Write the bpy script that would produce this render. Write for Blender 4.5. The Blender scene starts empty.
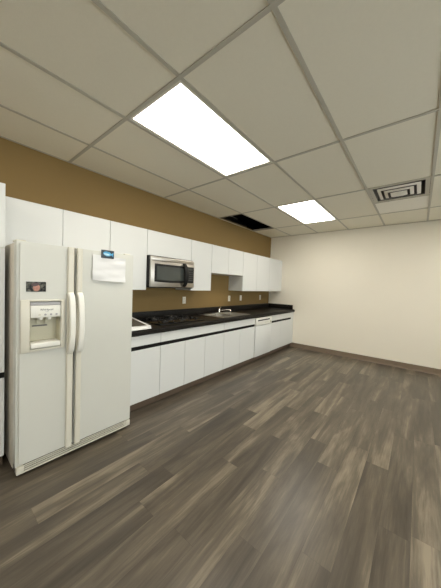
import bpy, bmesh, math, random
from mathutils import Vector, Matrix
random.seed(7)
S = bpy.context.scene
COL = S.collection
H = 2.743            # ceiling height
G = 0.64355          # ceiling grid module
GY = -0.5515         # first grid line off the kitchen wall
GX = -0.8967         # first grid line off the end wall
XL, YF = -8.6, -6.4  # room extents behind the camera

# ------------------------------------------------------------------ materials
def mat(name, col, rough=0.5, metal=0.0, emit=None, strength=0.0, noise=0.0, nscale=8.0, bump=0.0, bscale=60.0,
        coat=0.0, spec=0.5, stretch=None):
    m = bpy.data.materials.new(name); m.use_nodes = True
    nt = m.node_tree; b = nt.nodes['Principled BSDF']
    b.inputs['Roughness'].default_value = rough
    b.inputs['Metallic'].default_value = metal
    b.inputs['Specular IOR Level'].default_value = spec
    b.inputs['Coat Weight'].default_value = coat
    c = (*col, 1)
    tc = nt.nodes.new('ShaderNodeTexCoord')
    src = tc.outputs['Object']
    if stretch:
        mp = nt.nodes.new('ShaderNodeMapping'); mp.inputs['Scale'].default_value = stretch
        nt.links.new(src, mp.inputs['Vector']); src = mp.outputs['Vector']
    n = nt.nodes.new('ShaderNodeTexNoise'); n.inputs['Scale'].default_value = nscale; n.inputs['Detail'].default_value = 4
    nt.links.new(src, n.inputs['Vector'])
    r = nt.nodes.new('ShaderNodeValToRGB')
    k = max(noise, 0.004)
    r.color_ramp.elements[0].color = (*[x*(1-k) for x in col], 1)
    r.color_ramp.elements[1].color = (*[min(1, x*(1+k)) for x in col], 1)
    nt.links.new(n.outputs['Fac'], r.inputs['Fac']); nt.links.new(r.outputs['Color'], b.inputs['Base Color'])
    if bump:
        n2 = nt.nodes.new('ShaderNodeTexNoise'); n2.inputs['Scale'].default_value = bscale; n2.inputs['Detail'].default_value = 3
        nt.links.new(tc.outputs['Object'], n2.inputs['Vector'])
        bp = nt.nodes.new('ShaderNodeBump'); bp.inputs['Strength'].default_value = bump; bp.inputs['Distance'].default_value = 0.003
        nt.links.new(n2.outputs['Fac'], bp.inputs['Height']); nt.links.new(bp.outputs['Normal'], b.inputs['Normal'])
    if emit:
        b.inputs['Emission Color'].default_value = (*emit, 1); b.inputs['Emission Strength'].default_value = strength
    return m

M = {}
M['tan'] = mat('tan_wall_paint', (0.222, 0.142, 0.045), 0.75, noise=0.03, nscale=3, bump=0.25, bscale=180)
M['cream'] = mat('cream_wall_paint', (0.91, 0.86, 0.745), 0.75, noise=0.015, nscale=2, bump=0.25, bscale=180)
M['tile'] = mat('ceiling_tile', (0.84, 0.80, 0.675), 0.9, noise=0.02, nscale=40, bump=0.15, bscale=150, spec=0.2)
M['newtile'] = mat('new_ceiling_tile', (0.92, 0.89, 0.80), 0.9, noise=0.03, nscale=40, bump=0.4, bscale=150, spec=0.2)
M['tbar'] = mat('ceiling_grid_metal', (0.50, 0.475, 0.40), 0.45, noise=0.02, spec=0.4)
M['cab'] = mat('white_laminate', (0.675, 0.685, 0.672), 0.38, noise=0.012, nscale=3)
M['cabedge'] = mat('white_melamine', (0.68, 0.68, 0.65), 0.5, noise=0.012, nscale=3)
M['black'] = mat('black_plastic', (0.009, 0.009, 0.009), 0.45, noise=0.1, spec=0.22)
M['blackrail'] = mat('black_finger_rail', (0.006, 0.0055, 0.005), 0.6, noise=0.1, spec=0.15)
M['toe'] = mat('brown_vinyl_base', (0.115, 0.080, 0.054), 0.5, noise=0.06, nscale=6)
M['base'] = mat('taupe_vinyl_baseboard', (0.185, 0.135, 0.092), 0.45, noise=0.06, nscale=6)
M['fridge'] = mat('bisque_enamel', (0.60, 0.60, 0.55), 0.36, noise=0.015, nscale=4, bump=0.12, bscale=220)
M['fcase'] = mat('bisque_case', (0.56, 0.52, 0.45), 0.5, noise=0.02, nscale=4, bump=0.2, bscale=220)
M['fplastic'] = mat('cream_plastic', (0.65, 0.625, 0.535), 0.35, noise=0.015)
M['fwhite'] = mat('ivory_plastic', (0.80, 0.79, 0.73), 0.33, noise=0.01)
M['fgrey'] = mat('grey_plastic', (0.42, 0.41, 0.42), 0.3, noise=0.02)
M['fcav'] = mat('olive_cream_plastic', (0.56, 0.53, 0.40), 0.4, noise=0.02)
M['ink'] = mat('dark_ink', (0.03, 0.03, 0.035), 0.5)
M['gasket'] = mat('grey_gasket', (0.17, 0.165, 0.155), 0.6)
M['paper'] = mat('white_paper', (0.74, 0.745, 0.75), 0.8, noise=0.02, nscale=5)
M['navy'] = mat('dark_magnet_board', (0.03, 0.045, 0.06), 0.35, noise=0.3, nscale=40)
M['blue'] = mat('blue_fish_print', (0.06, 0.33, 0.58), 0.35, noise=0.5, nscale=55)
M['ltblue'] = mat('pale_blue_print', (0.40, 0.66, 0.82), 0.35, noise=0.3, nscale=60)
M['button'] = mat('dark_button', (0.045, 0.044, 0.042), 0.4)
M['steel'] = mat('brushed_stainless', (0.47, 0.44, 0.40), 0.34, 1.0, noise=0.08, nscale=30, stretch=(1, 1, 40))
M['sink'] = mat('sink_steel', (0.58, 0.565, 0.53), 0.32, 1.0, noise=0.06, nscale=25)
M['chrome'] = mat('chrome', (0.60, 0.58, 0.54), 0.14, 1.0)
M['glassdark'] = mat('dark_microwave_glass', (0.055, 0.062, 0.058), 0.12, noise=0.1, spec=0.6)
M['burner'] = mat('burner_iron', (0.014, 0.014, 0.014), 0.55, noise=0.3, nscale=30)
M['cookglass'] = mat('black_cooktop_glass', (0.006, 0.006, 0.006), 0.15, noise=0.1, spec=0.3)
M['plate'] = mat('ivory_outlet_plastic', (0.80, 0.76, 0.66), 0.35, noise=0.01)
M['slot'] = mat('outlet_slot_black', (0.03, 0.025, 0.02), 0.6)
M['shelfglass'] = mat('smoky_shelf_glass', (0.11, 0.11, 0.10), 0.12, noise=0.05)
M['shelfwhite'] = mat('white_shelf_plastic', (0.86, 0.86, 0.84), 0.35, noise=0.01)
M['metalwhite'] = mat('white_sheet_metal', (0.78, 0.76, 0.69), 0.4, noise=0.01)
M['plenum'] = mat('dark_plenum', (0.012, 0.011, 0.010), 0.95, noise=0.3, nscale=4, spec=0.1)
M['duct'] = mat('galvanised_duct', (0.22, 0.22, 0.21), 0.45, 0.7, noise=0.2, nscale=10)
M['lamp'] = mat('lit_acrylic_lens', (0.9, 0.9, 0.88), 0.5, emit=(1.0, 0.94, 0.83), strength=10)

def counter_mat():
    m = mat('black_speckled_laminate', (0.022, 0.019, 0.016), 0.45, spec=0.17)
    nt = m.node_tree; b = nt.nodes['Principled BSDF']
    tc = nt.nodes.new('ShaderNodeTexCoord')
    v = nt.nodes.new('ShaderNodeTexVoronoi'); v.inputs['Scale'].default_value = 130
    n = nt.nodes.new('ShaderNodeTexNoise'); n.inputs['Scale'].default_value = 30; n.inputs['Detail'].default_value = 6
    nt.links.new(tc.outputs['Object'], v.inputs['Vector']); nt.links.new(tc.outputs['Object'], n.inputs['Vector'])
    mx = nt.nodes.new('ShaderNodeMath'); mx.operation = 'MULTIPLY'
    nt.links.new(v.outputs['Distance'], mx.inputs[0]); nt.links.new(n.outputs['Fac'], mx.inputs[1])
    r = nt.nodes.new('ShaderNodeValToRGB')
    r.color_ramp.elements[0].position = 0.15; r.color_ramp.elements[0].color = (0.007, 0.006, 0.005, 1)
    r.color_ramp.elements[1].position = 0.6; r.color_ramp.elements[1].color = (0.028, 0.024, 0.019, 1)
    nt.links.new(mx.outputs[0], r.inputs['Fac']); nt.links.new(r.outputs['Color'], b.inputs['Base Color'])
    return m
M['counter'] = counter_mat()
def pane_mat():  # clear glass for the added window
    m = bpy.data.materials.new('added_window_glass'); m.use_nodes = True
    nt = m.node_tree; nt.nodes.remove(nt.nodes['Principled BSDF']); out = nt.nodes['Material Output']
    a = nt.nodes.new('ShaderNodeBsdfTransparent'); g = nt.nodes.new('ShaderNodeBsdfGlossy'); g.inputs['Roughness'].default_value = 0.02
    a.inputs['Color'].default_value = (.95, .97, .96, 1)
    fr = nt.nodes.new('ShaderNodeFresnel'); fr.inputs['IOR'].default_value = 1.45
    mx = nt.nodes.new('ShaderNodeMixShader'); nt.links.new(fr.outputs[0], mx.inputs[0]); nt.links.new(a.outputs[0], mx.inputs[1]); nt.links.new(g.outputs[0], mx.inputs[2])
    nt.links.new(mx.outputs[0], out.inputs['Surface']); return m
M['pane'] = pane_mat()

def floor_mat():
    m = bpy.data.materials.new('grey_brown_vinyl_plank'); m.use_nodes = True
    nt = m.node_tree; b = nt.nodes['Principled BSDF']; N = nt.nodes.new; L = nt.links.new
    def math_(op, a, c=None):
        n = N('ShaderNodeMath'); n.operation = op
        for i, x in enumerate((a, c)):
            if x is None: continue
            if isinstance(x, (int, float)): n.inputs[i].default_value = x
            else: L(x, n.inputs[i])
        return n.outputs[0]
    tc = N('ShaderNodeTexCoord'); sep = N('ShaderNodeSeparateXYZ'); L(tc.outputs['Object'], sep.inputs[0])
    X, Y = sep.outputs['X'], sep.outputs['Y']
    PW, PL = 0.155, 1.22
    yr = math_('DIVIDE', Y, PW); row = math_('FLOOR', yr)
    w1 = N('ShaderNodeTexWhiteNoise'); w1.noise_dimensions = '1D'; L(row, w1.inputs['W'])
    xr = math_('ADD', math_('DIVIDE', X, PL), math_('MULTIPLY', w1.outputs['Value'], 7.3)); colm = math_('FLOOR', xr)
    cmb = N('ShaderNodeCombineXYZ'); L(row, cmb.inputs[0]); L(colm, cmb.inputs[1])
    w2 = N('ShaderNodeTexWhiteNoise'); w2.noise_dimensions = '2D'; L(cmb.outputs[0], w2.inputs['Vector'])
    rnd = w2.outputs['Value']
    # grain coordinates, shifted per plank
    gx = math_('ADD', X, math_('MULTIPLY', rnd, 31.0)); gy = math_('ADD', Y, math_('MULTIPLY', rnd, 17.0))
    def grain(sx, sy, detail, dist=0.0, rough=0.6):
        c = N('ShaderNodeCombineXYZ'); L(math_('MULTIPLY', gx, sx), c.inputs[0]); L(math_('MULTIPLY', gy, sy), c.inputs[1])
        n = N('ShaderNodeTexNoise'); n.inputs['Scale'].default_value = 1; n.inputs['Detail'].default_value = detail
        n.inputs['Distortion'].default_value = dist; n.inputs['Roughness'].default_value = rough
        L(c.outputs[0], n.inputs['Vector']); return n.outputs['Fac']
    g1 = grain(0.58, 8.5, 6, 0.9); g2 = grain(5.0, 85.0, 5, 0.4, 0.7); g3 = grain(0.8, 4.0, 3, 1.2)
    t = math_('ADD', math_('MULTIPLY', rnd, 0.15), math_('MULTIPLY', g1, 0.85))
    t = math_('ADD', t, math_('MULTIPLY', g2, 0.30)); t = math_('ADD', t, math_('MULTIPLY', g3, 0.60))
    t = math_('SUBTRACT', t, 0.445)
    r = N('ShaderNodeValToRGB'); e = r.color_ramp.elements
    e[0].position = 0.27; e[0].color = (0.050, 0.041, 0.031, 1)
    e[1].position = 0.76; e[1].color = (0.262, 0.220, 0.158, 1)
    a = e.new(0.42); a.color = (0.076, 0.062, 0.046, 1)
    a = e.new(0.56); a.color = (0.116, 0.095, 0.069, 1)
    L(t, r.inputs['Fac'])
    # joints
    fy = math_('FRACT', yr); fx = math_('FRACT', xr)
    ey = math_('MINIMUM', fy, math_('SUBTRACT', 1.0, fy)); ex = math_('MINIMUM', fx, math_('SUBTRACT', 1.0, fx))
    j = math_('MAXIMUM', math_('LESS_THAN', ey, 0.009), math_('LESS_THAN', ex, 0.0012))
    mx = N('ShaderNodeMixRGB'); mx.blend_type = 'MULTIPLY'; mx.inputs['Color2'].default_value = (0.80, 0.79, 0.78, 1)
    L(j, mx.inputs['Fac']); L(r.outputs['Color'], mx.inputs['Color1']); L(mx.outputs[0], b.inputs['Base Color'])
    rr = math_('ADD', 0.26, math_('MULTIPLY', g2, 0.16)); L(rr, b.inputs['Roughness'])
    bp = N('ShaderNodeBump'); bp.inputs['Strength'].default_value = 0.16; bp.inputs['Distance'].default_value = 0.002
    hh = math_('SUBTRACT', g2, math_('MULTIPLY', j, 0.8)); L(hh, bp.inputs['Height']); L(bp.outputs['Normal'], b.inputs['Normal'])
    return m
M['floor'] = floor_mat()

def portrait_mat():
    m = bpy.data.materials.new('small_snapshot_print'); m.use_nodes = True
    nt = m.node_tree; b = nt.nodes['Principled BSDF']; N = nt.nodes.new; L = nt.links.new
    b.inputs['Roughness'].default_value = 0.5; b.inputs['Specular IOR Level'].default_value = 0.15
    tc = N('ShaderNodeTexCoord'); n = N('ShaderNodeTexNoise'); n.inputs['Scale'].default_value = 45; n.inputs['Detail'].default_value = 3
    L(tc.outputs['Object'], n.inputs['Vector'])
    r = N('ShaderNodeValToRGB'); e = r.color_ramp.elements
    e[0].position = 0.40; e[0].color = (0.015, 0.016, 0.018, 1); e[1].position = 0.66; e[1].color = (0.15, 0.15, 0.125, 1)
    L(n.outputs['Fac'], r.inputs['Fac']); L(r.outputs['Color'], b.inputs['Base Color'])
    return m
M['snap'] = portrait_mat()
M['skin'] = mat('ruddy_print', (0.40, 0.17, 0.11), 0.35, noise=0.75, nscale=70)
M['hairprint'] = mat('dark_red_print', (0.06, 0.02, 0.018), 0.35, noise=0.4, nscale=60)

# ------------------------------------------------------------------ mesh helpers
ORIGIN = Vector((0, 0, 0))
def nbm(): return bmesh.new()
def box(bm, x0, x1, y0, y1, z0, z1, bev=0.0, seg=2, mi=0):
    t = bmesh.new(); bmesh.ops.create_cube(t, size=1)
    for v in t.verts:
        v.co = Vector(((x0+x1)/2+v.co.x*(x1-x0), (y0+y1)/2+v.co.y*(y1-y0), (z0+z1)/2+v.co.z*(z1-z0)))
    if bev: bmesh.ops.bevel(t, geom=t.edges[:], offset=bev, segments=seg, profile=0.5, affect='EDGES')
    merge(bm, t, mi); return bm
def merge(bm, t, mi=0):
    for f in t.faces: f.material_index = mi
    me = bpy.data.meshes.new('t'); t.to_mesh(me); t.free(); bm.from_mesh(me); bpy.data.meshes.remove(me)
def cyl(bm, p0, p1, r0, r1=None, n=24, bev=0.0, mi=0):
    r1 = r0 if r1 is None else r1
    p0, p1 = Vector(p0), Vector(p1); d = p1-p0
    t = bmesh.new(); bmesh.ops.create_cone(t, cap_ends=True, segments=n, radius1=r0, radius2=r1, depth=d.length)
    if bev:
        ed = [e for e in t.edges if len(e.link_faces) == 2 and any(len(f.verts) > 4 for f in e.link_faces)]
        bmesh.ops.bevel(t, geom=ed, offset=bev, segments=2, affect='EDGES')
    q = d.to_track_quat('Z', 'Y')
    bmesh.ops.transform(t, matrix=Matrix.Translation((p0+p1)/2) @ q.to_matrix().to_4x4(), verts=t.verts)
    merge(bm, t, mi); return bm
def sweep(bm, pts, prof, up=(0, 0, 1), mi=0, scales=None):
    """closed profile (list of (a,b)) carried along pts; a along side, b along normal"""
    t = bmesh.new(); pts = [Vector(p) for p in pts]; rings = []
    for i, p in enumerate(pts):
        d = (pts[min(i+1, len(pts)-1)]-pts[max(i-1, 0)]).normalized()
        s = d.cross(Vector(up)).normalized(); nrm = s.cross(d).normalized()
        k = scales[i] if scales else 1
        rings.append([t.verts.new(p+s*a*k+nrm*b*k) for a, b in prof])
    m = len(prof)
    for i in range(len(rings)-1):
        for j in range(m):
            t.faces.new((rings[i][j], rings[i][(j+1) % m], rings[i+1][(j+1) % m], rings[i+1][j]))
    t.faces.new(rings[0][::-1]); t.faces.new(rings[-1])
    bmesh.ops.recalc_face_normals(t, faces=t.faces[:]); merge(bm, t, mi); return bm
def circ(r, n=14): return [(r*math.cos(2*math.pi*i/n), r*math.sin(2*math.pi*i/n)) for i in range(n)]
def rrect(w, h, r, n=4):
    out = []
    for cx, cy, a0 in ((w/2-r, h/2-r, 0), (-w/2+r, h/2-r, 90), (-w/2+r, -h/2+r, 180), (w/2-r, -h/2+r, 270)):
        for k in range(n+1):
            a = math.radians(a0+90*k/n); out.append((cx+r*math.cos(a), cy+r*math.sin(a)))
    return out
def obj(name, bm, mats, parent=None, smooth=True):
    if not isinstance(mats, (list, tuple)): mats = [mats]
    me = bpy.data.meshes.new(name)
    bmesh.ops.translate(bm, vec=-ORIGIN, verts=bm.verts)
    bm.normal_update(); bm.to_mesh(me); bm.free()
    for m in mats: me.materials.append(m)
    o = bpy.data.objects.new(name, me); COL.objects.link(o)
    if smooth:
        for p in me.polygons: p.use_smooth = True
        try: me.set_sharp_from_angle(angle=math.radians(35))
        except Exception: pass
    if parent: o.parent = parent
    else: o.location = ORIGIN
    return o
def at(x, y, z):
    global ORIGIN
    ORIGIN = Vector((x, y, z))
def thing(name, label, cat, loc, group=None):
    at(*loc); o = bpy.data.objects.new(name, None); COL.objects.link(o); o.location = loc
    o.empty_display_size = 0.1
    o['label'] = label; o['category'] = cat
    if group: o['group'] = group
    return o
def struct(name, bm, mats, parent=None):
    o = obj(name, bm, mats, parent)
    if parent is None: o['kind'] = 'structure'
    return o
def dup(root, loc, label, group=None):
    r = root.copy(); COL.objects.link(r); r.location = loc; r['label'] = label
    if group: r['group'] = group
    for ch in root.children:
        c = ch.copy(); COL.objects.link(c); c.parent = r
        for g in ch.children:
            d = g.copy(); COL.objects.link(d); d.parent = c
    return r
def text_mesh(s, size):
    c = bpy.data.curves.new('t', 'FONT'); c.body = s; c.size = size; c.align_x = 'CENTER'; c.align_y = 'CENTER'; c.extrude = 0.0004
    o = bpy.data.objects.new('t', c); COL.objects.link(o)
    bpy.context.view_layer.update()
    me = bpy.data.meshes.new_from_object(o.evaluated_get(bpy.context.evaluated_depsgraph_get()))
    bpy.data.objects.remove(o); bpy.data.curves.remove(c)
    bm = bmesh.new(); bm.from_mesh(me); bpy.data.meshes.remove(me); return bm
def on_front(bm, x, y, z):   # text in XY -> stands on a face looking to -y
    bmesh.ops.transform(bm, matrix=Matrix.Translation((x, y, z)) @ Matrix.Rotation(math.radians(90), 4, 'X'), verts=bm.verts)
    return bm

# ------------------------------------------------------------------ the room
at(0, 0, 0)
WT = 0.12
struct('floor', box(nbm(), XL-WT, WT, YF-WT, WT, -0.1, 0), M['floor'])
struct('wall_kitchen', box(nbm(), XL-WT, 0, 0, WT, 0, H+0.03), M['tan'])
struct('wall_right', box(nbm(), 0, WT, YF-WT, WT, 0, H+0.03), M['cream'])
struct('wall_left', box(nbm(), XL-WT, XL, YF, 0, 0, H+0.03), M['cream'])
bm = nbm()   # unseen wall behind the camera; window band added to brighten the ceiling
WX0, WX1, WZ0, WZ1 = -7.6, -0.9, 0.75, 2.45
box(bm, XL-WT, WX0, YF-WT, YF, 0, H+0.03); box(bm, WX1, 0, YF-WT, YF, 0, H+0.03)
box(bm, WX0, WX1, YF-WT, YF, 0, WZ0); box(bm, WX0, WX1, YF-WT, YF, WZ1, H+0.03)
struct('wall_front', bm, M['cream'])
bm = nbm()
n_l = 5
for k in range(n_l+1):
    xx = WX0+(WX1-WX0)*k/n_l; box(bm, max(WX0, xx-.025), min(WX1, xx+.025), YF-.09, YF-.03, WZ0, WZ1)
box(bm, WX0, WX1, YF-.09, YF-.03, WZ0, WZ0+.05); box(bm, WX0, WX1, YF-.09, YF-.03, WZ1-.05, WZ1)
wn = struct('added_window_1', bm, M['metalwhite'])  # frame of the added window, an unseen source of fill daylight
obj('pane', box(nbm(), WX0+.02, WX1-.02, YF-.063, YF-.057, WZ0+.02, WZ1-.02), M['pane'], wn)

def cove(p0, p1, nrm):
    """vinyl cove base: flat face, small rounded toe"""
    p0, p1, nrm = Vector(p0), Vector(p1), Vector(nrm)
    prof = [(0.001, 0), (0.001, 0.105), (0.005, 0.105), (0.007, 0.100), (0.008, 0.035), (0.011, 0.016), (0.020, 0.005), (0.022, 0)]
    b = bmesh.new(); ra = [b.verts.new(p0+nrm*a+Vector((0, 0, z))) for a, z in prof]; rb = [b.verts.new(p1+nrm*a+Vector((0, 0, z))) for a, z in prof]
    for i in range(len(prof)):
        j = (i+1) % len(prof); b.faces.new((ra[i], ra[j], rb[j], rb[i]))
    b.faces.new(ra); b.faces.new(rb[::-1]); bmesh.ops.recalc_face_normals(b, faces=b.faces[:]); return b
struct('baseboard_right', cove((0, -0.637, 0), (0, YF, 0), (-1, 0, 0)), M['base'])
struct('baseboard_front', cove((0, YF, 0), (XL, YF, 0), (0, 1, 0)), M['base'])
struct('baseboard_left', cove((XL, YF, 0), (XL, 0, 0), (1, 0, 0)), M['base'])

# suspended ceiling
xs = [0.0]; x = GX
while x > XL: xs.append(x); x -= 2*G
xs.append(XL)
ys = [0.0]; y = GY
while y > YF: ys.append(y); y -= G
ys.append(YF)
# cell (i,j): x between xs[i] and xs[i+1], y between ys[j] and ys[j+1]
LAMPS = [(1, 2), (3, 2), (5, 2), (1, 6), (3, 6), (5, 6)]
HOLE = (1, 0); VENT = (1, 4)
bm = nbm()
TB = H+0.006
for i in range(len(xs)-1):
    for j in range(len(ys)-1):
        if (i, j) in LAMPS or (i, j) == HOLE: continue
        x1, x0, y1, y0 = xs[i], xs[i+1], ys[j], ys[j+1]
        if (i, j) == VENT:
            xm = x0+G
            box(bm, xm+.004, x1-.004, y0+.004, y1-.004, TB, TB+.016, mi=1); continue
        box(bm, x0+.004, x1-.004, y0+.004, y1-.004, TB, TB+.016)
ceil = struct('ceiling', bm, [M['tile'], M['newtile']])
bm = nbm(); tw = 0.0135
for xx in xs[1:-1]: box(bm, xx-tw, xx+tw, YF, 0, H, H+.004); 
for xx in xs[1:-1]: box(bm, xx-.0015, xx+.0015, YF, 0, H+.004, H+.035)
for yy in ys[1:-1]: box(bm, XL, 0, yy-tw, yy+tw, H+.0005, H+.0045); box(bm, XL, 0, yy-.0015, yy+.0015, H+.0045, H+.035)
xm = xs[VENT[0]+1]+G
box(bm, xm-tw, xm+tw, ys[VENT[1]+1], ys[VENT[1]], H, H+.004)
# wall angle
for a in ((XL, 0, -.022, 0), (XL, 0, YF, YF+.022), (-.022, 0, YF, 0), (XL, XL+.022, YF, 0)): box(bm, *a, H+.001, H+.005)
obj('grid', bm, M['tbar'], ceil)
# structural deck high above the tiles, and the dark space around it
bm = nbm()
box(bm, XL-WT, 2.0, YF-WT, 2.0, 3.75, 3.85)
box(bm, XL-WT, 2.0, 2.0, 2.1, H+.03, 3.85); box(bm, 2.0, 2.1, YF-WT, 2.1, H+.03, 3.85)
box(bm, XL-WT-.1, XL-WT, YF-WT, 2.1, H+.03, 3.85); box(bm, XL-WT, 2.0, YF-WT-.1, YF-WT, H+.03, 3.85)
box(bm, XL-WT, 2.0, WT, 2.0, H-.02, H+.02); box(bm, WT, 2.0, YF-WT, WT, H-.02, H+.02)
obj('deck', bm, M['plenum'], ceil)

# ------------------------------------------------------------------ ceiling fixtures
def troffer(i, j, label):
    x1, x0, y1, y0 = xs[i], xs[i+1], ys[j], ys[j+1]
    c = ((x0+x1)/2, (y0+y1)/2, H)
    t = thing('troffer_light', label, 'ceiling light', c, 'recessed troffer lights in the dropped ceiling')
    x0 += .016; x1 -= .016; y0 += .016; y1 -= .016
    b = nbm()  # sheet-metal housing, open below
    box(b, x0, x1, y0, y1, H+.115, H+.12)
    for a in ((x0, x1, y0, y0+.004), (x0, x1, y1-.004, y1), (x0, x0+.004, y0, y1), (x1-.004, x1, y0, y1)): box(b, *a, H+.02, H+.115)
    obj('housing', b, M['metalwhite'], t)
    b = nbm(); w = .022
    for a in ((x0, x1, y0, y0+w), (x0, x1, y1-w, y1), (x0, x0+w, y0+w, y1-w), (x1-w, x1, y0+w, y1-w)): box(b, *a, H+.005, H+.02, .002, 1)
    obj('door_frame', b, M['metalwhite'], t)
    obj('lens', box(nbm(), x0+w-.002, x1-w+.002, y0+w-.002, y1-w+.002, H+.012, H+.017), M['lamp'], t)
    return t
t0 = troffer(3, 2, 'larger-looking lit ceiling light panel nearest the camera, above the floor before the refrigerator')
lampc = lambda i, j: ((xs[i]+xs[i+1])/2, (ys[j]+ys[j+1])/2, H)
dup(t0, lampc(1, 2), 'farther lit ceiling light panel beside the missing ceiling tile')
dup(t0, lampc(5, 2), 'added unseen ceiling light panel behind the camera, same row as the visible panels')  # this panel and the second row are unseen, added for extra room light
dup(t0, lampc(1, 6), 'added unseen ceiling light panel at right, nearest the cream end wall')
dup(t0, lampc(3, 6), 'added unseen ceiling light panel at right, middle of the second row')
dup(t0, lampc(5, 6), 'added unseen ceiling light panel behind, far end of the second row')

# air diffuser
vx0 = xs[VENT[0]+1]; vx1 = vx0+G; vy1 = ys[VENT[1]]; vy0 = ys[VENT[1]+1]
vc = ((vx0+vx1)/2, (vy0+vy1)/2)
t = thing('air_diffuser', 'square metal ceiling air vent with nested louvers and dark gaps', 'air vent', (vc[0], vc[1], H))
def frustum_ring(b, h0, z0, h1, z1, th=.002):
    """square louvre: half-size h0 at z0 (high, wide) down to h1 at z1"""
    tt = bmesh.new(); rings = []
    for hh, zz in ((h0, z0), (h1, z1), (h1-th, z1), (h0-th, z0)):
        rings.append([tt.verts.new((vc[0]+sx*hh, vc[1]+sy*hh, zz)) for sx, sy in ((1, 1), (-1, 1), (-1, -1), (1, -1))])
    for k in range(4):
        for q in range(4):
            tt.faces.new((rings[k][q], rings[k][(q+1) % 4], rings[(k+1) % 4][(q+1) % 4], rings[(k+1) % 4][q]))
    bmesh.ops.recalc_face_normals(tt, faces=tt.faces[:]); merge(b, tt)
b = nbm(); hs = G/2-.016; hi = hs-.042
for a in ((-hs, hs, -hs, -hi), (-hs, hs, hi, hs), (-hs, -hi, -hi, hi), (hi, hs, -hi, hi)):
    box(b, vc[0]+a[0], vc[0]+a[1], vc[1]+a[2], vc[1]+a[3], H+.0048, H+.0075)
obj('frame', b, M['tbar'], t)
for h0, h1, zo in ((.222, .184, .008), (.154, .116, -.006), (.087, .054, -.020)):
    b = nbm(); frustum_ring(b, h0, H+zo, h1, H+zo-.014); obj('louver', b, M['metalwhite'], t)
b = nbm(); box(b, vc[0]-.053, vc[0]+.053, vc[1]-.053, vc[1]+.053, H-.036, H-.0335, .001, 1); obj('center_plate', b, M['metalwhite'], t)
b = nbm()
for a in ((-hi, hi, -hi, -hi+.003), (-hi, hi, hi-.003, hi), (-hi, -hi+.003, -hi, hi), (hi-.003, hi, -hi, hi)):
    box(b, vc[0]+a[0], vc[0]+a[1], vc[1]+a[2], vc[1]+a[3], H+.0075, H+.2)
box(b, vc[0]-hi, vc[0]+hi, vc[1]-hi, vc[1]+hi, H+.2, H+.205)
obj('plenum_box', b, M['gasket'], t)

# duct and strap glimpsed through the missing tile
b = nbm(); cyl(b, (-1.95, .75, H+.33), (-.2, .75, H+.33), .11, n=28)
for k in range(9): cyl(b, (-1.9+k*.2, .75, H+.33), (-1.885+k*.2, .75, H+.33), .115, n=28)
at(-1.1, .75, H+.22); o = obj('duct', b, M['duct']); o['label'] = 'dim metal duct above the missing ceiling tile'; o['category'] = 'duct'
at(-1.78, -.02, H)
b = nbm(); box(b, -1.90, -1.66, -.10, -.06, H+.10, H+.103, 0); box(b, -1.90, -1.897, -.10, -.06, H+.10, H+.9); box(b, -1.69, -1.66, -.10, -.07, H+.08, H+.10)
o = obj('hanger_strap', b, M['duct']); o['label'] = 'grey metal hanger strap inside the dark ceiling opening'; o['category'] = 'bracket'
at(0, 0, 0)

# ------------------------------------------------------------------ wall cabinets
WY = -0.35
def wall_cab(x0, x1, z0, doors, label, z1=2.13):
    t = thing('wall_cabinet', label, 'cabinet', ((x0+x1)/2, -.17, z0), 'white wall cabinets along the tan wall')
    x0 += .001; x1 -= .001
    b = nbm(); th = .018
    box(b, x0, x0+th, WY+.02, -.002, z0, z1); box(b, x1-th, x1, WY+.02, -.002, z0, z1)
    box(b, x0+th, x1-th, WY+.02, -.002, z0, z0+th); box(b, x0+th, x1-th, WY+.02, -.002, z1-th, z1); box(b, x0+th, x1-th, -.012, -.002, z0+th, z1-th)
    obj('carcass', b, M['cabedge'], t)
    n = len(doors)-1
    for k in range(n):
        b = nbm(); box(b, doors[k]+.0018, doors[k+1]-.0018, WY, WY+.0185, z0+.001, z1-.001, .0015, 1); obj('door', b, M['cab'], t)
    return t
wall_cab(-5.398, -4.452, 1.703, [-5.398, -4.920, -4.452], 'short white two-door wall cabinet above the refrigerator')
wall_cab(-4.450, -3.969, 1.355, [-4.450, -3.969], 'tall white single-door wall cabinet between refrigerator and microwave')
wall_cab(-3.967, -3.190, 1.808, [-3.967, -3.190], 'short wide white wall cabinet directly above the microwave')
wall_cab(-3.188, -2.716, 1.355, [-3.188, -2.716], 'tall white single-door wall cabinet just right of the microwave')
wall_cab(-2.714, -1.772, 1.655, [-2.714, -2.250, -1.772], 'short white two-door wall cabinet above the sink')
wall_cab(-1.770, -0.676, 1.355, [-1.770, -1.236, -0.676], 'tall white two-door wall cabinet right of the short one over the sink')
wall_cab(-0.674, -0.012, 1.355, [-0.674, -0.012], 'tall white wall cabinet at the end, against the cream wall')

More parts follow.
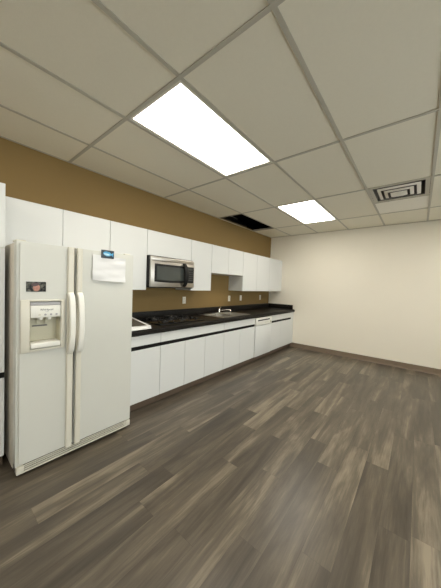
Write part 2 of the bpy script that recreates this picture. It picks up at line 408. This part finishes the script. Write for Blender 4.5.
# ------------------------------------------------------------------ base cabinets
BY = -0.70
def base_cab(x0, x1, drawers, doors, label, filler=None):
    t = thing('base_cabinet', label, 'cabinet', ((x0+x1)/2, -.35, 0), 'white base cabinets under the black counter')
    x0 += .001; x1 -= .001
    b = nbm(); th = .018; yb = BY+.02
    box(b, x0, x0+th, yb, -.002, .105, .858); box(b, x1-th, x1, yb, -.002, .105, .858)
    box(b, x0+th, x1-th, yb, -.002, .105, .123); box(b, x0+th, x1-th, -.012, -.002, .123, .858)
    obj('carcass', b, M['cabedge'], t)
    for k in range(len(drawers)-1):
        b = nbm(); box(b, drawers[k]+.0015, drawers[k+1]-.0015, BY, BY+.0185, .742, .856, .0015, 1); obj('drawer_front', b, M['cab'], t)
    b = nbm(); box(b, drawers[0]+.002, drawers[-1]-.002, BY+.003, BY+.0195, .699, .741); obj('finger_rail', b, M['blackrail'], t)
    for k in range(len(doors)-1):
        b = nbm(); box(b, doors[k]+.0018, doors[k+1]-.0018, BY, BY+.0185, .106, .698, .0015, 1); obj('door', b, M['cab'], t)
    if filler:
        b = nbm(); box(b, filler[0]+.001, filler[1], BY+.002, BY+.0195, .106, .857); obj('filler_strip', b, M['cab'], t)
    b = nbm(); box(b, x0, x1, BY+.065, BY+.075, 0, .104); obj('toe_kick', b, M['toe'], t)
    return t
base_cab(-4.450, -3.986, [-4.450, -3.986], [-4.450, -3.986], 'white single-door base cabinet right beside the refrigerator')
base_cab(-3.984, -2.756, [-3.984, -2.756], [-3.984, -3.588, -3.196, -2.756], 'wide white three-door base cabinet under the cooktop')
base_cab(-2.754, -1.822, [-2.754, -1.822], [-2.754, -2.306, -1.822], 'white two-door base cabinet under the sink, left of dishwasher')
base_cab(-1.185, -0.004, [-1.185, -0.150], [-1.185, -0.700, -0.150], 'white two-door base cabinet between dishwasher and cream wall', filler=(-0.150, -0.004))

# dishwasher
dx0, dx1 = -1.818, -1.190
t = thing('dishwasher', 'off-white built-in dishwasher between white base cabinets', 'dishwasher', ((dx0+dx1)/2, -.35, 0))
obj('tub', box(nbm(), dx0+.004, dx1-.004, BY+.03, -.02, .105, .852), M['black'], t)
obj('door', box(nbm(), dx0+.003, dx1-.003, BY-.018, BY+.028, .108, .704, .006, 2), M['cab'], t)
cp = obj('control_panel', box(nbm(), dx0+.003, dx1-.003, BY-.026, BY+.028, .709, .850, .006, 2), M['fwhite'], t)
obj('latch_handle', box(nbm(), dx0+.06, dx1-.10, BY-.033, BY-.027, .795, .818, .002, 1), M['ink'], cp)
for k in range(5): obj('button', box(nbm(), dx1-.30+k*.035, dx1-.275+k*.035, BY-.029, BY-.0262, .745, .757, .001, 1), M['fplastic'], cp)
obj('dial', cyl(nbm(), (dx1-.07, BY-.0262, .755), (dx1-.07, BY-.042, .755), .022, .019, bev=.002), M['fplastic'], cp)
obj('toe_kick', box(nbm(), dx0, dx1, BY+.065, BY+.075, 0, .104), M['toe'], t)

# ------------------------------------------------------------------ countertop
CZ0, CZ = .862, .924
sx0, sx1, sy0, sy1 = -2.74, -1.89, -.635, -.085
t = thing('countertop', 'long black laminate countertop over the white base cabinets', 'countertop', (-2.2, -.36, CZ0))
b = nbm()
# one slab with the sink cut-out: 3x3 grid of faces, extruded
def slab_with_holes(xc, yc, z0, z1, holes, bev, seg=3, front_only=True):
    tt = bmesh.new(); V = {}
    for i, xx in enumerate(xc):
        for j, yy in enumerate(yc): V[i, j] = tt.verts.new((xx, yy, z1))
    fs = []
    for i in range(len(xc)-1):
        for j in range(len(yc)-1):
            if (i, j) in holes: continue
            fs.append(tt.faces.new((V[i, j], V[i+1, j], V[i+1, j+1], V[i, j+1])))
    r = bmesh.ops.extrude_face_region(tt, geom=fs)
    for v in [g for g in r['geom'] if isinstance(g, bmesh.types.BMVert)]: v.co.z = z0
    bmesh.ops.recalc_face_normals(tt, faces=tt.faces[:])
    ymin = min(yc)
    ed = [e for e in tt.edges if all(abs(v.co.y-ymin) < 1e-6 for v in e.verts) and abs(e.verts[0].co.z-e.verts[1].co.z) < 1e-6]
    if bev: bmesh.ops.bevel(tt, geom=ed, offset=bev, segments=seg, affect='EDGES')
    return tt
merge(b, slab_with_holes([-4.45, sx0+.015, sx1-.015, -.002], [-.727, sy0+.015, sy1-.015, -.002], CZ0, CZ, {(1, 1)}, .012))
obj('worktop', b, M['counter'], t)
obj('backsplash', box(nbm(), -4.45, -.002, -.021, -.002, CZ+.0005, 1.032, .003, 2), M['counter'], t)
obj('side_splash', box(nbm(), -.021, -.002, -.675, -.022, CZ+.0005, 1.032, .003, 2), M['counter'], t)

# ------------------------------------------------------------------ sink
t = thing('kitchen_sink', 'double-bowl stainless steel sink set into the black counter', 'sink', ((sx0+sx1)/2, (sy0+sy1)/2, CZ))
bx = [sx0, sx0+.035, (sx0+sx1)/2-.02, (sx0+sx1)/2+.02, sx1-.035, sx1]; by_ = [sy0, sy0+.035, sy1-.10, sy1]
b = nbm(); merge(b, slab_with_holes(bx, by_, CZ+.0008, CZ+.006, {(1, 1), (3, 1)}, .002)); obj('rim', b, M['sink'], t)
for i in (1, 3):
    b = bmesh.new(); x0, x1, y0, y1 = bx[i], bx[i+1], by_[1], by_[2]; zb = CZ-.045; ins = .03
    top = [b.verts.new((px, py, CZ+.004)) for px, py in ((x0, y0), (x1, y0), (x1, y1), (x0, y1))]
    mid = [b.verts.new((px, py, zb-.10)) for px, py in ((x0+.012, y0+.012), (x1-.012, y0+.012), (x1-.012, y1-.012), (x0+.012, y1-.012))]
    bot = [b.verts.new((px, py, zb-.125)) for px, py in ((x0+.045, y0+.045), (x1-.045, y0+.045), (x1-.045, y1-.045), (x0+.045, y1-.045))]
    for ra, rb in ((top, mid), (mid, bot)):
        for k in range(4): b.faces.new((ra[k], ra[(k+1) % 4], rb[(k+1) % 4], rb[k]))
    b.faces.new(bot)
    bmesh.ops.recalc_face_normals(b, faces=b.faces[:]); bmesh.ops.reverse_faces(b, faces=b.faces[:])
    bw = obj('bowl', b, M['sink'], t)
    obj('drain', cyl(nbm(), ((x0+x1)/2, (y0+y1)/2, zb-.1245), ((x0+x1)/2, (y0+y1)/2, zb-.119), .045, .04), M['chrome'], bw)

# faucet
fx, fy, fz = -2.215, -.135, CZ+.006
t = thing('faucet', 'chrome single-lever kitchen faucet on the back rim of the sink', 'faucet', (fx, fy, fz))
b = nbm(); sweep(b, [(fx, fy, fz), (fx, fy, fz+.008), (fx, fy, fz+.012)], rrect(.23, .058, .028), up=(0, 1, 0), scales=[1, 1, .9]); obj('deck_plate', b, M['chrome'], t)
b = nbm(); cyl(b, (fx, fy, fz+.010), (fx, fy, fz+.060), .027, .024, bev=.003); cyl(b, (fx, fy, fz+.060), (fx, fy, fz+.078), .024, .012, bev=.003); obj('body', b, M['chrome'], t)
b = nbm(); pts = [(fx, fy-.015, fz+.045)]
for k in range(9):
    u = k/8; pts.append((fx+.10*u, fy-.03-.16*u, fz+.044+.022*math.sin(math.pi*.6*u)))
pts.append((pts[-1][0], pts[-1][1]-.012, pts[-1][2]-.022))
sweep(b, pts, circ(.0125)); obj('spout', b, M['chrome'], t)
b = nbm(); sweep(b, [(fx, fy, fz+.070), (fx+.03, fy+.012, fz+.088), (fx+.08, fy+.03, fz+.104)], rrect(.020, .010, .0045), scales=[.8, 1, 1.15]); obj('lever', b, M['chrome'], t)
# ------------------------------------------------------------------ cooktop
cx0, cx1, cy0, cy1 = -3.93, -3.12, -.60, -.085
t = thing('cooktop', 'black four-burner cooktop set in the counter below the microwave', 'cooktop', ((cx0+cx1)/2, (cy0+cy1)/2, CZ))
obj('glass_top', box(nbm(), cx0, cx1, cy0, cy1, CZ+.0005, CZ+.010, .004, 2), M['cookglass'], t)
zt = CZ+.010
for bxp, byp, rr in ((-3.74, -.46, .085), (-3.74, -.21, .07), (-3.43, -.46, .07), (-3.43, -.21, .085)):
    b = nbm(); cyl(b, (bxp, byp, zt), (bxp, byp, zt+.012), .045, .038, bev=.002); cyl(b, (bxp, byp, zt+.012), (bxp, byp, zt+.019), .030, .026, bev=.002)
    bn = obj('burner', b, M['burner'], t)
    b = nbm()
    sweep(b, [(bxp+rr*math.cos(a), byp+rr*math.sin(a), zt+.026) for a in [2*math.pi*k/28 for k in range(29)]], rrect(.009, .008, .002, 2))
    for k in range(4):
        a = math.pi/4+k*math.pi/2; ca, sa = math.cos(a), math.sin(a)
        sweep(b, [(bxp+.025*ca, byp+.025*sa, zt+.030), (bxp+(rr+.02)*ca, byp+(rr+.02)*sa, zt+.030), (bxp+(rr+.03)*ca, byp+(rr+.03)*sa, zt)], rrect(.009, .009, .002, 2))
    obj('grate', b, M['burner'], bn)
    obj('cap', cyl(nbm(), (bxp, byp, zt+.019), (bxp, byp, zt+.023), .014, .010, bev=.001), M['steel'], bn)
for k in range(4):
    kx, ky = -3.19, -.50+.105*k
    b = nbm(); cyl(b, (kx, ky, zt), (kx, ky, zt+.022), .021, .018, bev=.003); kn = obj('knob', b, M['black'], t)
    obj('indicator', box(nbm(), kx-.002, kx+.002, ky-.016, ky+.004, zt+.022, zt+.0232), M['metalwhite'], kn)

# ------------------------------------------------------------------ loose fridge shelf on the counter
t = thing('glass_shelf', 'white-framed dark glass refrigerator shelf leaning on the counter beside refrigerator', 'shelf', (-4.268, -.645, CZ+.003))
A = Matrix.Translation((-4.268, -.645, CZ+.003)) @ Matrix.Rotation(math.radians(-4.5), 4, 'Z') @ Matrix.Rotation(math.radians(6.0), 4, 'X')
def placed(b):
    bmesh.ops.transform(b, matrix=A, verts=b.verts); return b
w2, dp = .172, .585
b = nbm()
box(b, -w2, w2, 0, .034, 0, .022, .005, 2); box(b, -w2, w2, dp-.028, dp, 0, .020, .005, 2)
box(b, -w2, -w2+.026, .030, dp-.02, 0, .020, .005, 2); box(b, w2-.026, w2, .030, dp-.02, 0, .020, .005, 2)
obj('frame', placed(b), M['shelfwhite'], t)
obj('glass_pane', placed(box(nbm(), -w2+.02, w2-.02, .028, dp-.022, .011, .0155)), M['shelfglass'], t)
t = thing('plastic_strip', 'white plastic strip lying on the counter edge before the glass shelf', 'strip', (-4.27, -.695, CZ+.0005))
b = nbm(); box(b, -4.43, -4.135, -.722, -.668, CZ+.0005, CZ+.016, .005, 2); box(b, -4.43, -4.135, -.676, -.667, CZ+.012, CZ+.026, .003, 2); obj('strip', b, M['shelfwhite'], t)

# ------------------------------------------------------------------ microwave
mx0, mx1, mz0, mz1, my = -3.964, -3.194, 1.388, 1.804, -.40
t = thing('microwave', 'stainless over-the-range microwave with black handle under the short cabinet', 'microwave', ((mx0+mx1)/2, -.2, mz0))
b = nbm(); box(b, mx0, mx1, my, -.004, mz0, mz1, .004, 1); obj('case', b, M['black'], t)
obj('vent_strip', box(nbm(), mx0+.002, mx1-.002, my-.024, my-.0005, mz1-.062, mz1-.010, .004, 2), M['steel'], t)
dr = obj('door', box(nbm(), mx0+.002, mx1-.002, my-.032, my-.0005, mz0+.012, mz1-.066, .005, 2), M['steel'], t)
b = nbm()
# black glass panel with a gently curved lower edge
zt_, zb_ = 1.700, 1.468
xx0, xx1 = mx0+.058, mx1-.150
def curved_panel(x0, x1, z1, z0, sag, y0, y1, n=16):
    b = bmesh.new(); fr = []; bk = []
    pts = [(x0, z1), (x1, z1)]+[(x1+(x0-x1)*k/n, z0-sag*math.sin(math.pi*k/n)) for k in range(n+1)]
    fr = [b.verts.new((px, y0, pz)) for px, pz in pts]; bk = [b.verts.new((px, y1, pz)) for px, pz in pts]
    b.faces.new(fr); b.faces.new(bk[::-1])
    for k in range(len(pts)): b.faces.new((fr[k], fr[(k+1) % len(pts)], bk[(k+1) % len(pts)], bk[k]))
    bmesh.ops.recalc_face_normals(b, faces=b.faces[:]); return b
wp = obj('window_frame', curved_panel(xx0, xx1-.004, zt_, zb_, .010, my-.0365, my-.030), M['black'], dr)
obj('window', curved_panel(xx0+.030, xx1-.062, zt_-.028, zb_+.026, .008, my-.0385, my-.036), M['glassdark'], dr)
cp = obj('control_panel', curved_panel(mx1-.148, mx1-.018, zt_, zb_, .006, my-.0365, my-.030), M['black'], t)
obj('display', box(nbm(), mx1-.125, mx1-.040, my-.0375, my-.0362, zt_-.045, zt_-.018), M['glassdark'], cp)
for r_ in range(5):
    for c_ in range(3):
        px, pz = mx1-.118+c_*.029, zt_-.070-r_*.029
        obj('button', box(nbm(), px, px+.021, my-.0374, my-.0362, pz-.016, pz, .0006, 1), M['button'], cp)
b = nbm(); hx = mx1-.212; pts = []; sc = []
for k in range(15):
    u = k/14; pts.append((hx+.010*math.sin(math.pi*u), my-.036-.054*math.sin(math.pi*min(1, max(0, u)))**.6, 1.412+.325*u)); sc.append(.72+.28*math.sin(math.pi*u))
sweep(b, pts, rrect(.076, .022, .009), up=(0, 1, 0), scales=sc); obj('handle', b, M['black'], t)
for gx_ in (mx0+.06, mx1-.30): obj('grease_filter', box(nbm(), gx_, gx_+.24, -.34, -.10, mz0-.004, mz0-.0005), M['duct'], t)

# ------------------------------------------------------------------ refrigerator
rx0, rx1 = -5.372, -4.480; YD = -.90
t = thing('refrigerator', 'off-white side-by-side refrigerator with ice and water dispenser', 'refrigerator', ((rx0+rx1)/2, -.45, 0))
obj('case', box(nbm(), rx0, rx1, -.798, -.03, .03, 1.700, .006, 2), M['fcase'], t)
b = nbm(); box(b, rx0+.004, rx1-.004, -.8045, -.797, .088, 1.700); obj('gasket', b, M['gasket'], t)
split0, split1 = -5.012, -4.998
hx0, hx1, hz0, hz1 = -5.300, -5.104, .930, 1.279   # dispenser opening
def door_panel(x0, x1, z0, z1, y0, y1, hole=None, bev=.016):
    xc = [x0, x1] if not hole else [x0, hole[0], hole[1], x1]
    zc = [z0, z1] if not hole else [z0, hole[2], hole[3], z1]
    tt = bmesh.new(); V = {}
    for i, a in enumerate(xc):
        for j, c in enumerate(zc): V[i, j] = tt.verts.new((a, y0, c))
    fs = []
    for i in range(len(xc)-1):
        for j in range(len(zc)-1):
            if hole and i == 1 and j == 1: continue
            fs.append(tt.faces.new((V[i, j], V[i+1, j], V[i+1, j+1], V[i, j+1])))
    r = bmesh.ops.extrude_face_region(tt, geom=fs)
    for v in [g for g in r['geom'] if isinstance(g, bmesh.types.BMVert)]: v.co.y = y1
    bmesh.ops.recalc_face_normals(tt, faces=tt.faces[:])
    def outer(e):
        a, c = e.verts[0].co, e.verts[1].co
        if abs(a.y-y0) > 1e-6 or abs(c.y-y0) > 1e-6: return False
        for ax, lo, hi_ in (('x', x0, x1), ('z', z0, z1)):
            for q in (lo, hi_):
                if abs(getattr(a, ax)-q) < 1e-6 and abs(getattr(c, ax)-q) < 1e-6: return True
        return False
    bmesh.ops.bevel(tt, geom=[e for e in tt.edges if outer(e)], offset=bev, segments=4, affect='EDGES', clamp_overlap=True)
    return tt
fd = obj('freezer_door', door_panel(rx0, split0, .084, 1.708, YD, -.806, (hx0, hx1, hz0, hz1)), M['fridge'], t)
rd = obj('fresh_food_door', door_panel(split1, rx1, .084, 1.708, YD, -.806), M['fridge'], t)
def trim(x0, x1, par):
    b = nbm(); xc = (x0+x1)/2
    sweep(b, [(xc, YD-.008, .088), (xc, YD-.008, 1.705)], rrect(x1-x0, .024, .010), up=(0, 1, 0)); obj('edge_trim', b, M['fplastic'], par)
trim(-5.062, -5.015, fd); trim(-4.995, -4.953, rd)
def handle(xc, par):
    b = nbm(); pts = []; n = 18
    for k in range(n+1):
        u = k/n; bow = math.sin(math.pi*u)**.45 if 0 < u < 1 else 0
        pts.append((xc, YD-.018-.052*bow, .862+.478*u))
    sweep(b, pts, rrect(.043, .024, .009), up=(0, 1, 0)); obj('handle', b, M['fwhite'], par)
handle(-5.040, fd); handle(-4.974, rd)
# dispenser (parts of the freezer door)
ox0, ox1, oz0, oz1 = -5.354, -5.076, .912, 1.292
b = nbm(); yo = YD-.014
box(b, ox0, hx0, yo, YD-.0005, oz0, oz1, .005, 2); box(b, hx1, ox1, yo, YD-.0005, oz0, oz1, .005, 2)
box(b, hx0-.004, hx1+.004, yo, YD-.0005, hz1, oz1, .005, 2); box(b, hx0-.004, hx1+.004, yo, YD-.0005, oz0, hz0, .005, 2)
obj('dispenser_frame', b, M['fplastic'], fd)
b = nbm(); e = .002; yb = YD+.088
box(b, hx0+e, hx1-e, yb-.003, yb, hz0+e, hz1-e)
box(b, hx0+e, hx0+e+.003, YD+.001, yb-.003, hz0+e, hz1-e); box(b, hx1-e-.003, hx1-e, YD+.001, yb-.003, hz0+e, hz1-e)
box(b, hx0+e+.003, hx1-e-.003, YD+.001, yb-.003, hz0+e, hz0+e+.003)
obj('dispenser_cavity', b, M['fcav'], fd)
obj('light_shield', box(nbm(), hx0+.003, hx1-.003, YD-.006, YD+.03, 1.250, hz1-.003, .003, 2), M['fgrey'], fd)
obj('control_panel', box(nbm(), hx0+.003, hx1-.003, YD-.011, YD+.03, 1.160, 1.2485, .004, 2), M['fwhite'], fd)
b = on_front(text_mesh('Whirlpool', .020), (hx0+hx1)/2+.004, YD-.0115, 1.218); obj('brand_lettering', b, M['ink'], fd)
b = on_front(text_mesh('GOLD', .0085), (hx0+hx1)/2+.006, YD-.0115, 1.202); obj('small_lettering', b, M['fgrey'], fd)
for k in range(4):
    px = hx0+.058+k*.036
    obj('button', cyl(nbm(), (px, YD-.0108, 1.181), (px, YD-.0145, 1.181), .0075, .0065), M['fgrey'] if k else M['fplastic'], fd)
for px in (hx0+.066, hx0+.122):
    b = nbm(); cyl(b, (px, YD+.012, 1.161), (px, YD+.008, 1.140), .017, .014, bev=.003); obj('spout', b, M['fwhite'], fd)
    b = nbm(); box(b, px-.013, px+.013, YD+.060, YD+.064, 1.105, 1.158, .003, 1); obj('paddle', b, M['fcav'], fd)
obj('cavity_slot', box(nbm(), hx0+.035, hx0+.130, yb-.010, yb-.0035, 1.083, 1.094), M['gasket'], fd)
b = nbm(); box(b, hx0+.004, hx1-.004, YD-.024, yb-.006, hz0+.006, hz0+.044, .006, 2)
for k in range(8): box(b, hx0+.02+k*.021, hx0+.024+k*.021, YD+.0, YD+.06, hz0+.0442, hz0+.047)
obj('drip_tray', b, M['fwhite'], fd)
# grille, hinges, feet
b = nbm(); gx0, gx1 = rx0+.004, rx1-.004
box(b, gx0, gx1, -.86, -.80, .032, .080, 0, mi=1)
box(b, gx0, gx0+.045, -.898, -.80, .026, .082, .005, 2); box(b, gx1-.045, gx1, -.898, -.80, .026, .082, .005, 2)
for z0, z1 in ((.026, .037), (.0465, .0525), (.062, .068), (.0765, .082)): box(b, gx0+.03, gx1-.03, -.898, -.885, z0, z1, .0018, 1)
obj('base_grille', b, [M['fplastic'], M['black']], t)
for px in (rx0+.034, rx1-.034): obj('hinge_cap', box(nbm(), px-.03, px+.03, -.84, -.74, 1.7095, 1.722, .005, 2), M['fplastic'], t)
for px, py in ((rx0+.06, -.77), (rx1-.06, -.77), (rx0+.06, -.10), (rx1-.06, -.10)): obj('foot', cyl(nbm(), (px, py, 0), (px, py, .032), .022, .02), M['black'], t)

# things stuck to the refrigerator
def wavy_sheet(x0, x1, z0, z1, y):
    b = bmesh.new(); nx, nz = 24, 18; V = {}
    for i in range(nx+1):
        for j in range(nz+1):
            u, v = i/nx, j/nz
            k = (1-v)
            dy = -.0030*k*(1+math.sin(3.2*u+2.1*v))-.0045*abs(math.sin(5.0*v+1.6*u))*k-.006*k*k*(.4+.6*abs(u-.45))-.0034*abs(math.sin(9*(v-.22*u)))-.002*abs(math.sin(7*(v+.5*u)))
            V[i, j] = b.verts.new((x0+(x1-x0)*u+.004*(v-.5), y+dy, z0+(z1-z0)*v-.010*u))
    for i in range(nx):
        for j in range(nz): b.faces.new((V[i, j], V[i+1, j], V[i+1, j+1], V[i, j+1]))
    r = bmesh.ops.extrude_face_region(b, geom=b.faces[:])
    for v in [g for g in r['geom'] if isinstance(g, bmesh.types.BMVert)]: v.co.y += .0006
    bmesh.ops.recalc_face_normals(b, faces=b.faces[:]); return b
at(-4.72, YD, 1.445); o = obj('paper_sheet', wavy_sheet(-4.873, -4.574, 1.452, 1.672, YD-.0030), M['paper'])
o['label'] = 'creased white paper sheet held on the right refrigerator door'; o['category'] = 'paper'
t = thing('fish_magnet', 'small dark magnet with a blue fish, holding the white paper sheet', 'magnet', (-4.745, YD-.008, 1.685))
mo = obj('backing', box(nbm(), -4.803, -4.688, YD-.0125, YD-.0065, 1.650, 1.722, .003, 2), M['navy'], t)
def disc(cx, cz, rx, rz, y0, y1, n=28, rot=0.0):
    b = bmesh.new(); fr = []; bk = []
    for k in range(n):
        a = 2*math.pi*k/n; px, pz = rx*math.cos(a), rz*math.sin(a)
        px, pz = px*math.cos(rot)-pz*math.sin(rot), px*math.sin(rot)+pz*math.cos(rot)
        fr.append(b.verts.new((cx+px, y0, cz+pz))); bk.append(b.verts.new((cx+px, y1, cz+pz)))
    b.faces.new(fr); b.faces.new(bk[::-1])
    for k in range(n): b.faces.new((fr[k], fr[(k+1) % n], bk[(k+1) % n], bk[k]))
    bmesh.ops.recalc_face_normals(b, faces=b.faces[:]); return b
yf = YD-.0125
b = disc(-4.752, 1.689, .036, .020, yf-.003, yf-.0002, rot=-.12)
# tail fin
tt = bmesh.new(); tri = [(-4.722, 1.686), (-4.694, 1.704), (-4.699, 1.685), (-4.696, 1.664)]
f_ = [tt.verts.new((a, yf-.0026, c)) for a, c in tri]; k_ = [tt.verts.new((a, yf-.0002, c)) for a, c in tri]
tt.faces.new(f_); tt.faces.new(k_[::-1])
for k in range(4): tt.faces.new((f_[k], f_[(k+1) % 4], k_[(k+1) % 4], k_[k]))
bmesh.ops.recalc_face_normals(tt, faces=tt.faces[:]); merge(b, tt)
obj('fish', b, M['blue'], t, smooth=False)
obj('fish_belly', disc(-4.756, 1.684, .026, .009, yf-.0038, yf-.0028, rot=-.12), M['ltblue'], t, smooth=False)
t = thing('photo_magnet', 'small dark snapshot magnet above the dispenser on the freezer door', 'magnet', (-5.262, YD-.001, 1.390))
b = nbm(); box(b, -5.322, -5.203, YD-.0045, YD-.0005, 1.352, 1.424, .0015, 1); obj('print', b, M['snap'], t)
obj('portrait', disc(-5.262, 1.381, .021, .027, YD-.0056, YD-.0046), M['skin'], t, smooth=False)
obj('hair', disc(-5.270, 1.404, .024, .012, YD-.0062, YD-.0057, rot=.2), M['hairprint'], t, smooth=False)

# ------------------------------------------------------------------ tall pantry at the left
px0, px1 = -6.00, -5.402
t = thing('pantry_cabinet', 'tall white pantry cabinet at the left edge beside the refrigerator', 'cabinet', ((px0+px1)/2, -.35, 0))
b = nbm(); th = .018
box(b, px0, px0+th, BY+.02, -.002, .105, 2.13); box(b, px1-th, px1, BY+.02, -.002, .105, 2.13)
box(b, px0+th, px1-th, BY+.02, -.002, .105, .123); box(b, px0+th, px1-th, BY+.02, -.002, 2.112, 2.13); box(b, px0+th, px1-th, -.012, -.002, .123, 2.112)
box(b, px0+th, px1-th, BY+.02, -.012, 1.655, 1.673)
obj('carcass', b, M['cabedge'], t)
for z0, z1 in ((.106, .698), (.742, 1.662), (1.666, 2.129)):
    obj('door', box(nbm(), px0+.002, px1-.001, BY, BY+.0185, z0, z1, .0015, 1), M['cab'], t)
obj('finger_rail', box(nbm(), px0+.002, px1-.001, BY+.003, BY+.0195, .699, .741), M['blackrail'], t)
obj('toe_kick', box(nbm(), px0, px1, BY+.065, BY+.075, 0, .104), M['toe'], t)

# ------------------------------------------------------------------ outlets
def outlet(x, z, label):
    t = thing('wall_outlet', label, 'outlet', (x, 0, z), 'ivory outlets on the tan backsplash wall')
    pl = obj('cover_plate', box(nbm(), x-.036, x+.036, -.0075, -.0008, z-.058, z+.058, .003, 2), M['plate'], t)
    for dz in (-.027, .027):
        b = nbm(); sweep(b, [(x, -.0076, z+dz), (x, -.0100, z+dz)], rrect(.034, .030, .010), up=(0, 0, 1))
        rc = obj('receptacle', b, M['plate'], t)
        b = nbm(); box(b, x-.009, x-.006, -.0104, -.0101, z+dz-.003, z+dz+.008); box(b, x+.006, x+.009, -.0104, -.0101, z+dz-.003, z+dz+.007); cyl(b, (x, -.0101, z+dz-.009), (x, -.0104, z+dz-.009), .0026, n=10)
        obj('slots', b, M['slot'], rc)
    obj('screw', cyl(nbm(), (x, -.0076, z), (x, -.0090, z), .0035, n=12), M['steel'], t)
    return t
o1 = outlet(-2.994, 1.178, 'ivory wall outlet on tan wall below the microwave')
dup(o1, (-1.736, 0, 1.186), 'ivory wall outlet behind the sink, next right of the faucet')
dup(o1, (-1.312, 0, 1.190), 'ivory wall outlet under the left tall cabinet door right of the sink')
dup(o1, (-0.458, 0, 1.188), 'ivory wall outlet farthest right, nearest the cream wall corner')

# ------------------------------------------------------------------ world, camera, view
w = bpy.data.worlds.new('World'); S.world = w; w.use_nodes = True
w.node_tree.nodes['Background'].inputs[0].default_value = (0.95, 0.98, 1.0, 1); w.node_tree.nodes['Background'].inputs[1].default_value = 5.0
cam = bpy.data.cameras.new('camera'); co = bpy.data.objects.new('camera', cam); COL.objects.link(co)
yaw, pitch, roll, f = 0.683557, -0.0333186, 0.0353802, 243.08
cy_, sy_, cp_, sp_ = math.cos(yaw), math.sin(yaw), math.cos(pitch), math.sin(pitch)
fw = Vector((cy_*cp_, sy_*cp_, sp_)); r = Vector((sy_, -cy_, 0)); u = r.cross(fw)
r2 = r*math.cos(roll)+u*math.sin(roll); u2 = u*math.cos(roll)-r*math.sin(roll)
m = Matrix((r2, u2, -fw)).transposed().to_4x4(); m.translation = Vector((-5.7877, -3.0668, 1.4415)); co.matrix_world = m
cam.sensor_fit = 'HORIZONTAL'; cam.sensor_width = 36; cam.lens = 36*f/441; cam.clip_start = .02
S.camera = co
S.view_settings.view_transform = 'Standard'; S.view_settings.look = 'None'; S.view_settings.gamma = 1; S.view_settings.use_curve_mapping = False
S.view_settings.exposure = 0.14
